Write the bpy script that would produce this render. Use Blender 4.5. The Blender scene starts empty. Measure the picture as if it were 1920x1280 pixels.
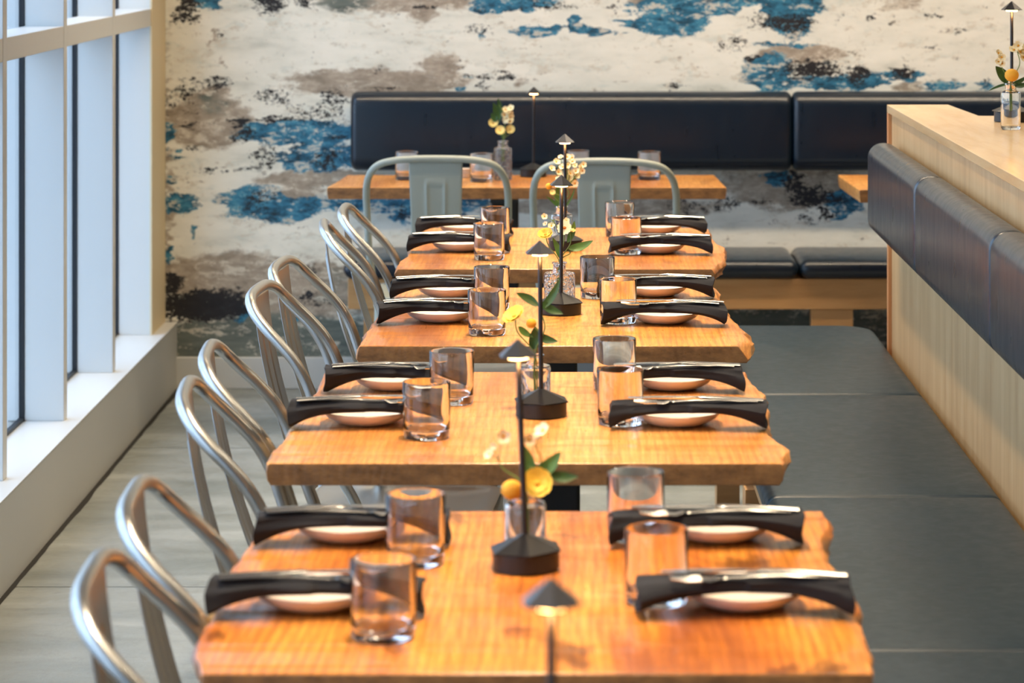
import bpy, math, random
import numpy as np
from mathutils import Vector, Matrix, noise as mnoise

scene = bpy.context.scene
col = scene.collection
PI = math.pi
F = 5200.0          # focal length in photo pixels
HX, HY, HZ = 1062.0, -140.0, 1.55   # vanishing point and eye height
TZ = 0.76           # table top height

# ------------------------------------------------------------------ camera
cd = bpy.data.cameras.new('camera')
cam = bpy.data.objects.new('camera', cd); col.objects.link(cam)
cam.location = (0, 0, HZ); cam.rotation_euler = (PI/2, 0, 0)
cd.sensor_width = 36; cd.sensor_fit = 'HORIZONTAL'
cd.lens = F/1920*36
cd.shift_x = -(HX-960)/1920; cd.shift_y = (HY-640)/1920
cd.clip_start = 0.1; cd.clip_end = 200
cd.dof.use_dof = True; cd.dof.focus_distance = 5.55; cd.dof.aperture_fstop = 7.0
scene.camera = cam

# ------------------------------------------------------------------ world, lights, exposure
w = bpy.data.worlds.new('world'); scene.world = w; w.use_nodes = True
wn = w.node_tree.nodes; wl = w.node_tree.links
bg = wn['Background']
tc = wn.new('ShaderNodeTexCoord'); sx = wn.new('ShaderNodeSeparateXYZ')
rp = wn.new('ShaderNodeValToRGB')
wl.new(tc.outputs['Generated'], sx.inputs[0]); wl.new(sx.outputs['Z'], rp.inputs[0])
rp.color_ramp.elements[0].position = 0.0; rp.color_ramp.elements[0].color = (0.60, 0.75, 0.92, 1)
rp.color_ramp.elements[1].position = 0.6; rp.color_ramp.elements[1].color = (0.54, 0.73, 1.0, 1)
wl.new(rp.outputs[0], bg.inputs['Color'])
bg.inputs['Strength'].default_value = 3.9

def downlight(name, loc, energy, size, color=(1.0, .86, .66), spread=110):
    l = bpy.data.lights.new(name, 'AREA'); l.shape = 'DISK'; l.size = size
    l.energy = energy; l.color = color; l.spread = math.radians(spread)
    o = bpy.data.objects.new(name, l); col.objects.link(o); o.location = loc
    return o
for y in (2.2, 3.2, 4.2, 5.2, 6.2, 7.2):
    downlight('ceiling_downlight', (-0.05, y, 3.17), 9.5, 0.14, (1.0, .80, .56), 62)
for y in (3.4, 5.4, 7.4):
    downlight('ceiling_downlight', (1.7, y, 3.17), 7, 0.16)
def strip_light(loc, sx_, sy_, energy, color=(1.0, .80, .56)):
    l = bpy.data.lights.new('unseen_strip_light', 'AREA'); l.shape = 'RECTANGLE'; l.size = sx_; l.size_y = sy_
    l.energy = energy; l.color = color; l.spread = math.radians(130)
    o = bpy.data.objects.new('unseen_strip_light', l); col.objects.link(o); o.location = loc
strip_light((0.9, 8.1, 3.17), 4.2, .12, 66)  # unseen strip, added to highlight cushion edges and brighten the mural wall
strip_light((0.55, 3.4, 3.17), .10, 5.2, 14)
downlight('ceiling_downlight', (0.5, 0.6, 3.17), 6, 0.5, spread=170)
downlight('ceiling_downlight', (2.8, 5.0, 3.17), 9, 0.8, spread=170)
scene.view_settings.view_transform = 'Standard'
scene.view_settings.look = 'None'
scene.view_settings.gamma = 1
scene.view_settings.use_curve_mapping = False
scene.view_settings.exposure = 0.14

# ------------------------------------------------------------------ helpers
def srgb(r, g, b):
    f = lambda c: (c/255/12.92 if c/255 <= .04045 else ((c/255+.055)/1.055)**2.4)
    return (f(r), f(g), f(b), 1)

def at(px, py, z=TZ):
    d = (HZ-z)*F/(py-HY)
    return ((px-HX)*d/F, d)

class MB:
    def __init__(s): s.v = []; s.f = []; s.flat = []
    def add(s, vs, fs, flat=False):
        b = len(s.v); s.v += [tuple(p) for p in vs]
        for q in fs: s.f.append([b+i for i in q]); s.flat.append(flat)
    def box(s, x0, x1, y0, y1, z0, z1, M=None):
        vs = [Vector((x, y, z)) for z in (z0, z1) for y in (y0, y1) for x in (x0, x1)]
        if M: vs = [M @ p for p in vs]
        s.add(vs, [(0,2,3,1), (4,5,7,6), (0,1,5,4), (1,3,7,5), (3,2,6,7), (2,0,4,6)], True)
    def loft(s, rings, cap=True, flat=False, closed=True):
        n = len(rings[0]); vs = [p for r in rings for p in r]; fs = []
        m = n if closed else n-1
        for i in range(len(rings)-1):
            for j in range(m):
                k = (j+1) % n
                fs.append((i*n+j, i*n+k, (i+1)*n+k, (i+1)*n+j))
        s.add(vs, fs, flat)
        if cap:
            b = len(s.v)-len(vs); L = (len(rings)-1)*n
            s.f.append([b+j for j in reversed(range(n))]); s.flat.append(True)
            s.f.append([b+L+j for j in range(n)]); s.flat.append(True)
    def tube(s, pts, rad, n=10, cap=True, flatten=1.0):
        pts = [Vector(p) for p in pts]; rings = []; up = None
        for i, p in enumerate(pts):
            t = (pts[min(i+1, len(pts)-1)]-pts[max(i-1, 0)]).normalized()
            if up is None:
                a = Vector((0,0,1)) if abs(t.z) < .9 else Vector((1,0,0))
                up = (a-t*a.dot(t)).normalized()
            else: up = (up-t*up.dot(t)).normalized()
            sd = t.cross(up); r = rad(i/(len(pts)-1)) if callable(rad) else rad
            rings.append([p+(up*math.sin(2*PI*k/n)*flatten+sd*math.cos(2*PI*k/n))*r for k in range(n)])
        s.loft(rings, cap)
    def lathe(s, prof, n=40, c=(0,0,0), flat=False, rot=0, closed=False):
        rings = [[(c[0]+r*math.cos(2*PI*k/n+rot), c[1]+r*math.sin(2*PI*k/n+rot), c[2]+z) for k in range(n)] for r, z in prof]
        s.loft(rings, cap=not closed, flat=flat)
    def build(s, name, mat, parent=None, loc=None, recalc=True, bevel=0, bseg=3, merge=False):
        me = bpy.data.meshes.new(name); me.from_pydata(s.v, [], s.f)
        me.polygons.foreach_set('use_smooth', [not q for q in s.flat])
        if recalc or merge:
            import bmesh
            bm = bmesh.new(); bm.from_mesh(me)
            if merge: bmesh.ops.remove_doubles(bm, verts=bm.verts, dist=1e-5)
            bmesh.ops.recalc_face_normals(bm, faces=bm.faces); bm.to_mesh(me); bm.free()
        me.materials.append(mat); me.update()
        if not all(s.flat):
            me.set_sharp_from_angle(angle=math.radians(42))
        o = bpy.data.objects.new(name, me); col.objects.link(o)
        if parent: o.parent = parent
        if loc: o.location = loc
        if bevel:
            b = o.modifiers.new('bevel', 'BEVEL'); b.width = bevel; b.segments = bseg; b.limit_method = 'ANGLE'
            for p in me.polygons: p.use_smooth = True
            try: b.harden_normals = True
            except Exception: pass
        return o

def tag(o, label=None, cat=None, group=None, kind=None):
    if label: o['label'] = label
    if cat: o['category'] = cat
    if group: o['group'] = group
    if kind: o['kind'] = kind
    return o
def empty(name, loc, label, cat, group=None, rz=0):
    o = bpy.data.objects.new(name, None); col.objects.link(o); o.location = loc
    o.rotation_euler = (0, 0, rz); o.empty_display_size = .05
    return tag(o, label, cat, group)
def kids(o): return [c for c in bpy.data.objects if c.parent == o]
def copy_tree(o, parent=None):
    c = o.copy(); col.objects.link(c)
    if parent: c.parent = parent
    for ch in kids(o): copy_tree(ch, c)
    return c
def catmull(P, n=6):
    P = [Vector(p) for p in P]; Q = [P[0]*2-P[1]]+P+[P[-1]*2-P[-2]]; out = []
    for i in range(1, len(Q)-2):
        for k in range(n):
            t = k/n; a, b, c, d = Q[i-1:i+3]
            out.append(.5*((2*b)+(c-a)*t+(2*a-5*b+4*c-d)*t*t+(3*b-a-3*c+d)*t**3))
    out.append(P[-1]); return out

# ------------------------------------------------------------------ materials
def mat(name, color=(.5,.5,.5,1), rough=.5, metal=0, **kw):
    m = bpy.data.materials.new(name); m.use_nodes = True
    b = m.node_tree.nodes['Principled BSDF']
    b.inputs['Base Color'].default_value = color
    b.inputs['Roughness'].default_value = rough; b.inputs['Metallic'].default_value = metal
    for k, v in kw.items(): b.inputs[k].default_value = v
    return m
def N(m, t, **kw):
    n = m.node_tree.nodes.new('ShaderNode'+t)
    for k, v in kw.items():
        if hasattr(n, k): setattr(n, k, v)
        else: n.inputs[k].default_value = v
    return n
def L(m, a, b): m.node_tree.links.new(a, b)
def bsdf(m): return m.node_tree.nodes['Principled BSDF']
def mapping(m, scale, coord='Object', loc=(0,0,0), rot=(0,0,0)):
    t = N(m, 'TexCoord'); mp = N(m, 'Mapping')
    mp.inputs['Scale'].default_value = scale; mp.inputs['Location'].default_value = loc
    mp.inputs['Rotation'].default_value = rot
    L(m, t.outputs[coord], mp.inputs[0]); return mp.outputs[0]
def ramp(m, fac, stops):
    r = N(m, 'ValToRGB'); e = r.color_ramp.elements
    while len(e) < len(stops): e.new(.5)
    for i, (p, c) in enumerate(stops): e[i].position = p; e[i].color = c
    L(m, fac, r.inputs[0]); return r.outputs[0]
def mixc(m, fac, a, b, mode='MIX'):
    n = N(m, 'Mix', data_type='RGBA', blend_type=mode)
    if isinstance(fac, float): n.inputs[0].default_value = fac
    else: L(m, fac, n.inputs[0])
    for i, c in ((6, a), (7, b)):
        if isinstance(c, tuple): n.inputs[i].default_value = c
        else: L(m, c, n.inputs[i])
    return n.outputs[2]
def math_(m, op, a, b=None, clamp=False):
    n = N(m, 'Math', operation=op, use_clamp=clamp)
    for i, c in enumerate((a, b)):
        if c is None: continue
        if isinstance(c, (int, float)): n.inputs[i].default_value = c
        else: L(m, c, n.inputs[i])
    return n.outputs[0]
def noise(m, vec, scale, detail=4, rough=.5, dist=0):
    n = N(m, 'TexNoise'); n.inputs['Scale'].default_value = scale
    n.inputs['Detail'].default_value = detail; n.inputs['Roughness'].default_value = rough
    n.inputs['Distortion'].default_value = dist
    L(m, vec, n.inputs['Vector']); return n.outputs['Fac']
def bump(m, h, strength=.2, dist=.01):
    n = N(m, 'Bump'); n.inputs['Strength'].default_value = strength; n.inputs['Distance'].default_value = dist
    L(m, h, n.inputs['Height']); L(m, n.outputs[0], bsdf(m).inputs['Normal'])

def slab_wood(name, light, mid, dark, seed, ring=None, knots=.5, along='y'):
    m = mat(name, rough=.33)
    b = bsdf(m); b.inputs['Coat Weight'].default_value = .14; b.inputs['Coat Roughness'].default_value = .16
    rz = 0 if along == 'y' else PI/2
    v = mapping(m, (1, .16, 1), loc=(seed, seed*.3, seed*.7), rot=(0, 0, rz))
    warp = noise(m, v, 7, 5, .55, .5)
    w_ = N(m, 'TexWave'); w_.wave_type = 'BANDS'; w_.bands_direction = 'X'; w_.inputs['Scale'].default_value = 24
    w_.inputs['Distortion'].default_value = 9; w_.inputs['Detail'].default_value = 3; w_.inputs['Detail Scale'].default_value = .45
    L(m, v, w_.inputs[0])
    rings = w_.outputs['Fac']
    if ring:
        t = N(m, 'TexCoord'); mp = N(m, 'Mapping'); mp.inputs['Location'].default_value = (-ring[0], -ring[1], 0)
        L(m, t.outputs['Object'], mp.inputs[0])
        mp2 = N(m, 'Mapping'); mp2.inputs['Scale'].default_value = (1, .35, 0); L(m, mp.outputs[0], mp2.inputs[0])
        r_ = N(m, 'TexWave'); r_.wave_type = 'RINGS'; r_.rings_direction = 'Z'; r_.inputs['Scale'].default_value = 22
        r_.inputs['Distortion'].default_value = 2.5; r_.inputs['Detail'].default_value = 2
        L(m, mp2.outputs[0], r_.inputs[0])
        g = N(m, 'VectorMath', operation='LENGTH'); L(m, mp2.outputs[0], g.inputs[0])
        f = math_(m, 'SUBTRACT', 1.25, math_(m, 'MULTIPLY', g.outputs['Value'], 7.5), True)
        mx = N(m, 'Mix'); L(m, f, mx.inputs[0]); L(m, rings, mx.inputs[2]); L(m, r_.outputs['Fac'], mx.inputs[3])
        rings = mx.outputs[0]
    fine = noise(m, mapping(m, (1, .05, 1), loc=(seed*2, 0, 0), rot=(0, 0, rz)), 150, 4, .65)
    c0 = ramp(m, warp, [(.30, dark), (.44, mid), (.58, light), (.72, mid)])
    c1 = mixc(m, math_(m, 'MULTIPLY', ramp(m, rings, [(.1, (1,1,1,1)), (.45, (0,0,0,1))]), .34), c0, dark)
    c2 = mixc(m, math_(m, 'MULTIPLY', ramp(m, fine, [(.42, (0,0,0,1)), (.7, (1,1,1,1))]), .60), c1, dark)
    # knots and dark cracks, drawn out along the grain
    kn = noise(m, mapping(m, (1, .42, 1), loc=(seed*5, seed, 0), rot=(0, 0, rz)), 11, 3, .55, .6)
    km = ramp(m, kn, [(.585, (0,0,0,1)), (.635, (knots*.6,)*3+(1,)), (.69, (knots,)*3+(1,))])
    c3 = mixc(m, km, c2, tuple(c*.30 for c in dark[:3])+(1,))
    # browner sawn end grain soaks up oil; front-edge shade is painted in too
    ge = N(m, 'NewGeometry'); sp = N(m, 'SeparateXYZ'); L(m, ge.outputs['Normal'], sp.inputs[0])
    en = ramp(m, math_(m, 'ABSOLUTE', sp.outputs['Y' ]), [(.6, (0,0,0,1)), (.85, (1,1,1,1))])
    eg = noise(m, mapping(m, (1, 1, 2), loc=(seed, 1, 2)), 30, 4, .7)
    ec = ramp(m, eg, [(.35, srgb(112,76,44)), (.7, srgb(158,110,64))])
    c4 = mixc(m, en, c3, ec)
    L(m, c4, b.inputs['Base Color'])
    L(m, ramp(m, fine, [(.3, (.26,)*3+(1,)), (.7, (.42,)*3+(1,))]), b.inputs['Roughness'])
    bump(m, math_(m, 'ADD', rings, fine), .10, .002)
    return m

M = {}
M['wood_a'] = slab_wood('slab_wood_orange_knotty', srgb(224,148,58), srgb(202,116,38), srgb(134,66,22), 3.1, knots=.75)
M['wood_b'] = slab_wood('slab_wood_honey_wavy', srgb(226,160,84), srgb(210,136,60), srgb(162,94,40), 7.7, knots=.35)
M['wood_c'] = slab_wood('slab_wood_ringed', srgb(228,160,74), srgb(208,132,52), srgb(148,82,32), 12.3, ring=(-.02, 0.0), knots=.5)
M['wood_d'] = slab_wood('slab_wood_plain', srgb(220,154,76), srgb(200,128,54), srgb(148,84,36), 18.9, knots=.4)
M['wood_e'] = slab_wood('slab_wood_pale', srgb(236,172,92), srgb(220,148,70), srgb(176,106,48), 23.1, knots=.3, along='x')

def veneer(name, c1, c2, c3, sc=(1,1,.1), rough=.45):
    m = mat(name, rough=rough)
    v = mapping(m, sc)
    a = noise(m, v, 18, 5, .6, .4); b_ = noise(m, v, 90, 3, .6)
    c = ramp(m, a, [(.3, c1), (.5, c2), (.7, c3)])
    c = mixc(m, math_(m, 'MULTIPLY', b_, .25), c, c1)
    L(m, c, bsdf(m).inputs['Base Color']); return m
M['maple'] = veneer('maple_veneer', srgb(176,138,92), srgb(192,156,108), srgb(202,168,122), (1, 1, .12))
M['maple_top'] = veneer('maple_top_veneer', srgb(206,166,114), srgb(222,186,136), srgb(230,198,150), (1, .12, 1), .20)
M['maple_warm'] = veneer('maple_warm', srgb(180,128,74), srgb(200,148,92), srgb(212,164,108), (.12, .12, 1), .4)
M['edge_warm'] = veneer('maple_edge', srgb(190,120,66), srgb(206,140,86), srgb(214,152,98), (1, 1, .12), .4)

def leather(name, c, rough=.34, coat=.12):
    m = mat(name, c, rough)
    v = mapping(m, (1,1,1)); a = noise(m, v, 420, 3, .6); v2 = mapping(m, (1, 1, .25)); b_ = noise(m, v2, 38, 3, .5, .3)
    rr = ramp(m, b_, [(.3, (rough-.03,)*3+(1,)), (.7, (rough+.06,)*3+(1,))]); L(m, rr, bsdf(m).inputs['Roughness'])
    h = math_(m, 'ADD', math_(m, 'MULTIPLY', a, .3), math_(m, 'MULTIPLY', b_, .5)); bump(m, h, .12, .002)
    bsdf(m).inputs['Coat Weight'].default_value = coat; bsdf(m).inputs['Coat Roughness'].default_value = .2
    return m
M['navy'] = leather('navy_leather', srgb(8, 25, 40), .30, .2)
M['teal'] = leather('dark_teal_leather', srgb(15, 37, 48), .38, 0)
M['piping'] = mat('navy_piping', srgb(40,58,74), .3)

M['steel'] = mat('galvanised_steel', srgb(190,190,186), .30, 1.0)
M['sage'] = mat('sage_grey_paint', srgb(152,156,144), .42)
M['silver'] = mat('polished_cutlery_steel', (.8,.79,.76,1), .14, 1.0)
M['black'] = mat('black_powder_coat', srgb(24,23,23), .45, .0)
M['lampblack'] = mat('dark_lamp_metal', srgb(92,92,96), .30, .95)
M['lampdark'] = mat('black_lamp_cover', srgb(30,29,30), .34, .5)
M['pedestal'] = mat('black_pedestal_iron', srgb(14,14,15), .5)
M['plate'] = mat('cream_stoneware', srgb(214,196,178), .28)
M['napkin'] = mat('charcoal_cotton', srgb(22,20,22), .9)
v = mapping(M['napkin'], (1,1,1)); bump(M['napkin'], noise(M['napkin'], v, 900, 2, .5), .3, .001)
M['white'] = mat('white_trim_paint', srgb(206,206,200), .5)
M['frame'] = mat('white_aluminium_frame', srgb(206,206,202), .38)
M['gasket'] = mat('black_gasket', srgb(12,13,17), .5)
M['wallpaint'] = mat('beige_wall_paint', srgb(214,196,158), .7)
M['ceiling'] = mat('ceiling_paint', srgb(118,114,108), .85)
M['otherwall'] = mat('far_wall_paint', srgb(84,78,70), .85)
M['stone'] = mat('pavement_outside', srgb(176,178,180), .8)

m = M['concrete'] = mat('grey_concrete_floor', rough=.42)
v = mapping(m, (1,1,1), 'Object'); vs_ = mapping(m, (.35, 1.6, 1), 'Object')
a = noise(m, vs_, 2.2, 6, .62, .6); b_ = noise(m, v, 26, 6, .68); c_ = noise(m, v, 6, 4, .6, 1.5)
cc = ramp(m, a, [(.3, srgb(104,109,103)), (.5, srgb(131,135,130)), (.7, srgb(155,158,153))])
cc = mixc(m, math_(m, 'MULTIPLY', ramp(m, b_, [(.55, (0,0,0,1)), (.75, (1,1,1,1))]), .45), cc, srgb(96,98,92))
L(m, cc, bsdf(m).inputs['Base Color'])
L(m, ramp(m, c_, [(.35, (.3,)*3+(1,)), (.65, (.55,)*3+(1,))]), bsdf(m).inputs['Roughness'])
bump(m, math_(m, 'ADD', b_, c_), .35, .004)

# clear drinking glass
def glassmat(name, tint=(1,1,1,1), ior=1.47, rough=0.0):
    m = mat(name, tint, rough); bsdf(m).inputs['Transmission Weight'].default_value = 1; bsdf(m).inputs['IOR'].default_value = ior
    return m
M['glass'] = glassmat('clear_tumbler_glass')
M['vase'] = glassmat('clear_bottle_glass', (.97,.98,.97,1), 1.45, .02)
m = M['cutglass'] = glassmat('hammered_bottle_glass', (.98,.98,.97,1), 1.45, .03)
vo = N(m, 'TexVoronoi'); vo.inputs['Scale'].default_value = 130; L(m, mapping(m, (1,1,1)), vo.inputs['Vector']); bump(m, vo.outputs['Distance'], .8, .004)
m = M['pane'] = bpy.data.materials.new('window_pane_glass'); m.use_nodes = True
nt = m.node_tree; nt.nodes.clear(); o_ = nt.nodes.new('ShaderNodeOutputMaterial')
tr = nt.nodes.new('ShaderNodeBsdfTransparent'); tr.inputs[0].default_value = (.94,.97,1,1)
gl = nt.nodes.new('ShaderNodeBsdfGlossy'); gl.inputs['Roughness'].default_value = .02
lw = nt.nodes.new('ShaderNodeLayerWeight'); fr = nt.nodes.new('ShaderNodeMath'); fr.operation = 'POWER'; fr.inputs[1].default_value = 7; nt.links.new(lw.outputs['Facing'], fr.inputs[0])
mx = nt.nodes.new('ShaderNodeMixShader'); nt.links.new(fr.outputs[0], mx.inputs[0]); nt.links.new(tr.outputs[0], mx.inputs[1]); nt.links.new(gl.outputs[0], mx.inputs[2]); nt.links.new(mx.outputs[0], o_.inputs[0])

M['led'] = mat('warm_led', (.9,.6,.3,1), .5)
bsdf(M['led']).inputs['Emission Color'].default_value = (1, .60, .24, 1); bsdf(M['led']).inputs['Emission Strength'].default_value = 14
M['leaf'] = mat('green_leaf', srgb(86,122,52), .45)
M['leafdark'] = mat('dark_green_leaf', srgb(52,84,36), .42)
M['stemg'] = mat('flower_stem_green', srgb(110,132,66), .5)
M['petalwhite'] = mat('cream_petal', srgb(238,222,178), .6)
M['petalyellow'] = mat('yellow_petal', srgb(240,196,66), .6)
M['petalpale'] = mat('pale_yellow_petal', srgb(240,214,130), .6)
M['pompom'] = mat('orange_yellow_bud', srgb(226,160,40), .75)
M['eye'] = mat('orange_flower_centre', srgb(190,110,30), .8)

# ------------------------------------------------------------------ mural
WALLY = 9.29
def mural_blobs():
    B = []
    def e(ch, u0, u1, v0, v1, a=1.0):
        B.append((ch, (u0+u1)/2, (v0+v1)/2, max((u1-u0)/2, 2)*1.12, max((v1-v0)/2, 2)*1.15, a))
    blue = [(370,412,-30,18,.9),(303,328,236,268,1),(459,680,230,266,1.15),(523,690,266,320,.85),(418,530,350,405,.9),(470,600,372,414,1),
     (592,900,364,395,1),(305,372,358,402,.8),(352,362,418,460,.7),(305,326,460,496,.95),(440,476,572,601,1),(540,585,589,601,.8),
     (876,1040,-60,14,1.1),(892,922,12,26,.9),(920,1010,18,25,.75),(962,1056,46,68,.9),(1062,1092,28,62,.9),(1078,1136,46,68,.8),(890,912,52,70,.6),
     (1195,1410,-20,28,.95),(1160,1210,-5,28,.6),(1186,1325,26,64,1.0),(1145,1190,36,44,.8),(1145,1158,56,64,.6),(1168,1190,56,64,.7),
     (1416,1540,-120,48,1.1),(1405,1530,78,90,.72),(1400,1478,103,170,1),(1455,1640,146,166,1),
     (1560,1660,138,168,1),(1650,1732,130,150,.8),(1728,1810,148,172,.72),(1822,1860,148,172,.62),(1432,1482,322,346,.9),(1550,1615,350,398,.95),(1561,1583,397,412,.9),
     (735,776,372,422,.75),(840,880,385,420,.6),(310,345,272,300,.6),(308,330,330,350,.6),(860,910,140,148,.55),(850,880,162,172,.7),(700,860,-60,-30,.9),(300,420,-120,-40,.8),(1000,1200,-140,-90,.9),(1650,1900,-120,-60,.7)]
    dark = [(335,376,-30,36,1),(306,366,24,44,.62),(475,536,-20,24,.85),(555,592,-20,16,.8),(337,375,140,150,.66),(365,442,147,166,.68),(335,372,160,190,.64),(303,326,172,210,.7),
     (480,552,168,198,.62),(598,658,166,202,.68),(520,655,200,226,.5),(433,470,224,240,.9),(470,585,218,231,.86),(430,480,240,266,.72),(618,658,255,266,.7),(480,522,274,317,.72),(585,640,290,318,.74),
     (448,488,312,319,.8),(367,435,312,324,.62),(337,382,270,282,.66),(336,370,205,216,.6),(340,372,228,240,.6),(305,462,550,596,1.3),(303,344,516,556,1.05),(440,462,542,575,1),(556,582,540,562,.8),(583,602,488,532,.62),
     (455,505,352,400,.62),(500,540,366,372,.6),(767,824,9,16,.85),(866,922,44,64,.66),(860,868,108,128,.72),(879,922,138,146,.9),(926,964,138,147,.95),(902,920,148,173,.7),(972,1090,4,18,.62),
     (892,922,14,24,.6),(1140,1164,2,28,.6),(1416,1528,26,54,.85),(1368,1400,66,92,.6),(1340,1370,80,92,.55),(1244,1278,156,173,.62),(1398,1422,102,116,.8),(1478,1572,114,147,.92),(1588,1630,124,152,.95),(1676,1712,125,142,1),
     (1455,1540,128,140,.6),(1560,1576,26,50,.6),(1616,1634,27,46,.7),(1665,1682,33,46,.64),(1731,1767,23,34,.62),(1783,1815,53,61,.64),(1728,1752,86,92,.64),(1830,1852,150,160,.55),
     (1472,1506,322,368,.85),(1480,1562,350,388,.95),(1533,1562,386,410,.8),(1396,1462,374,385,.62),(1330,1390,370,392,.6),(1495,1528,404,420,.62),(1240,1330,372,402,.52),(735,776,380,412,.6),(1555,1620,360,380,.6),(545,640,545,580,.5),
     (700,712,122,135,.55),(764,770,120,128,.6),(690,760,166,172,.6),(400,420,60,75,.5),(770,790,100,108,.0),(740,760,28,34,.6),(742,764,35,40,.6),(420,900,-140,-90,.7),(1150,1400,-80,-50,.7),(445,470,308,318,.5)]
    taupe = [(592,905,-40,20,.9),(770,822,12,48,.7),(552,870,132,178,1),(780,870,102,150,.8),(366,440,158,228,.8),(303,470,186,272,.95),(486,720,318,350,.9),(528,600,345,390,.9),(303,560,478,556,.95),(400,700,490,600,.9),
     (300,326,60,700,.62),(1165,1260,-40,12,1),(1225,1260,12,36,.7),(1235,1258,44,62,.7),(1255,1300,18,30,.7),(1421,1570,88,116,1),(1672,1732,148,172,.7),(1350,1640,320,388,.9),(900,1345,372,404,.9),(950,990,145,168,.6),
     (1640,1740,-30,22,.6),(600,655,232,300,.0),(1150,1200,148,152,.6),(350,380,56,66,.5),(393,404,54,90,.66),(408,420,98,130,.62),(640,700,420,460,.5),(500,1600,560,700,.4)]
    grey = [(290,760,600,700,1.1),(330,460,540,600,.4),(592,700,-10,22,.7),(366,440,165,226,.55),(1100,1800,560,760,.8),(560,720,470,600,.45)]
    for ch, lst in enumerate((blue, dark, taupe, grey)):
        for b in lst: e(ch, *b)
    return B

def build_mural():
    xs = np.concatenate([np.arange(-1.40, 1.70, .0085), np.arange(1.70, 4.61, .06)])
    zs = np.concatenate([np.arange(0, 1.42, .0068), np.arange(1.42, 3.26, .05)])
    X, Z = np.meshgrid(xs, zs)
    U = X*F/WALLY+HX; V = (HZ-Z)*F/WALLY+HY
    rng = np.random.RandomState(4)
    def vnoise(u, v, su, sv, seed):
        r = np.random.RandomState(seed); G = r.rand(256, 256)
        a = u/su+50; b = v/sv+50
        i = np.floor(a).astype(int); j = np.floor(b).astype(int); fa = a-i; fb = b-j
        fa = fa*fa*(3-2*fa); fb = fb*fb*(3-2*fb); g = lambda p, q: G[p % 256, q % 256]
        return (g(i,j)*(1-fa)+g(i+1,j)*fa)*(1-fb)+(g(i,j+1)*(1-fa)+g(i+1,j+1)*fa)*fb
    # ragged palette-knife outlines: warp the blob space
    Uw = U+(vnoise(U,V,26,7,1)-.5)*26+(vnoise(U,V,9,4,2)-.5)*10
    Vw = V+(vnoise(U,V,34,11,3)-.5)*10+(vnoise(U,V,9,5,5)-.5)*5
    ch = np.zeros((4,)+U.shape)
    for c, cx, cy, rx, ry, a in mural_blobs():
        q = ((Uw-cx)/rx)**2+((Vw-cy)/ry)**2
        val = a*np.exp(-0.62*q**1.6)
        ch[c] = np.maximum(ch[c], val)
    n, k = U.shape
    verts = np.stack([X.ravel(), np.full(n*k, WALLY), Z.ravel()], 1)
    idx = np.arange(n*k).reshape(n, k)
    faces = np.stack([idx[:-1,:-1].ravel(), idx[:-1,1:].ravel(), idx[1:,1:].ravel(), idx[1:,:-1].ravel()], 1)
    me = bpy.data.meshes.new('wall_back'); me.from_pydata(verts.tolist(), [], faces.tolist())
    at_ = me.color_attributes.new('paint', 'FLOAT_COLOR', 'POINT')
    buf = np.stack([ch[0].ravel(), ch[1].ravel(), ch[2].ravel(), ch[3].ravel()], 1).astype(np.float32)
    at_.data.foreach_set('color', buf.ravel())
    o = bpy.data.objects.new('wall_back', me); col.objects.link(o); o['kind'] = 'structure'
    o['label'] = 'back wall with abstract blue, cream and charcoal painted mural'
    m = mat('abstract_mural_paint', rough=.62)
    at2 = N(m, 'Attribute', attribute_name='paint')
    sp = N(m, 'SeparateColor'); L(m, at2.outputs['Color'], sp.inputs[0])
    v1 = mapping(m, (1, 1, 2.6)); v2 = mapping(m, (1, 1, 1.3))
    nb = noise(m, v1, 9, 7, .66, .6); nf = noise(m, v2, 42, 6, .72, .5); ns = noise(m, mapping(m, (1,1,7)), 7, 4, .6)
    nd = noise(m, mapping(m, (1,1,2.4), loc=(7,0,3)), 16, 8, .74, .4)
    sk = noise(m, mapping(m, (1,1,1.5), loc=(2,0,9)), 75, 5, .7, 1.0)      # palette-knife speckle
    sk2 = noise(m, mapping(m, (1,1,1.9), loc=(5,0,1)), 34, 6, .75, 1.2)
    def mask(src, terms, th, soft=.035):
        s = src
        for n_, k_ in terms: s = math_(m, 'ADD', s, math_(m, 'MULTIPLY', math_(m, 'SUBTRACT', n_, .5), k_))
        g = N(m, 'MapRange', interpolation_type='SMOOTHSTEP'); L(m, s, g.inputs[0])
        g.inputs[1].default_value = th-soft; g.inputs[2].default_value = th+soft
        return g.outputs[0]
    cream = ramp(m, noise(m, mapping(m, (1,1,3.2)), 4.5, 6, .62), [(.25, srgb(198,198,184)), (.42, srgb(228,226,212)), (.6, srgb(238,235,221)), (.75, srgb(242,239,226))])
    cream = mixc(m, ramp(m, sk2, [(.62, (0,0,0,1)), (.76, (.35,.35,.35,1))]), cream, srgb(176,172,156))
    cream = mixc(m, ramp(m, nb, [(.54, (0,0,0,1)), (.66, (.45,.45,.45,1))]), cream, srgb(186,198,190))
    tau = ramp(m, nd, [(.35, srgb(140,128,112)), (.5, srgb(168,154,136)), (.68, srgb(196,184,166))])
    gre = ramp(m, ns, [(.3, srgb(84,92,86)), (.7, srgb(122,128,118))])
    blu = ramp(m, nd, [(.36, srgb(16,40,52)), (.43, srgb(26,82,106)), (.50, srgb(42,112,142)), (.58, srgb(70,140,166)), (.67, srgb(140,176,180))])
    drk = ramp(m, nd, [(.40, srgb(18,17,20)), (.58, srgb(34,31,33)), (.68, srgb(30,56,68))])
    c = mixc(m, mask(sp.outputs[2], [(nb, .9), (nf, .5)], .52, .13), cream, tau)
    c = mixc(m, mask(at2.outputs['Alpha'], [(nb, .6), (nf, .3)], .5, .14), c, gre)
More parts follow.
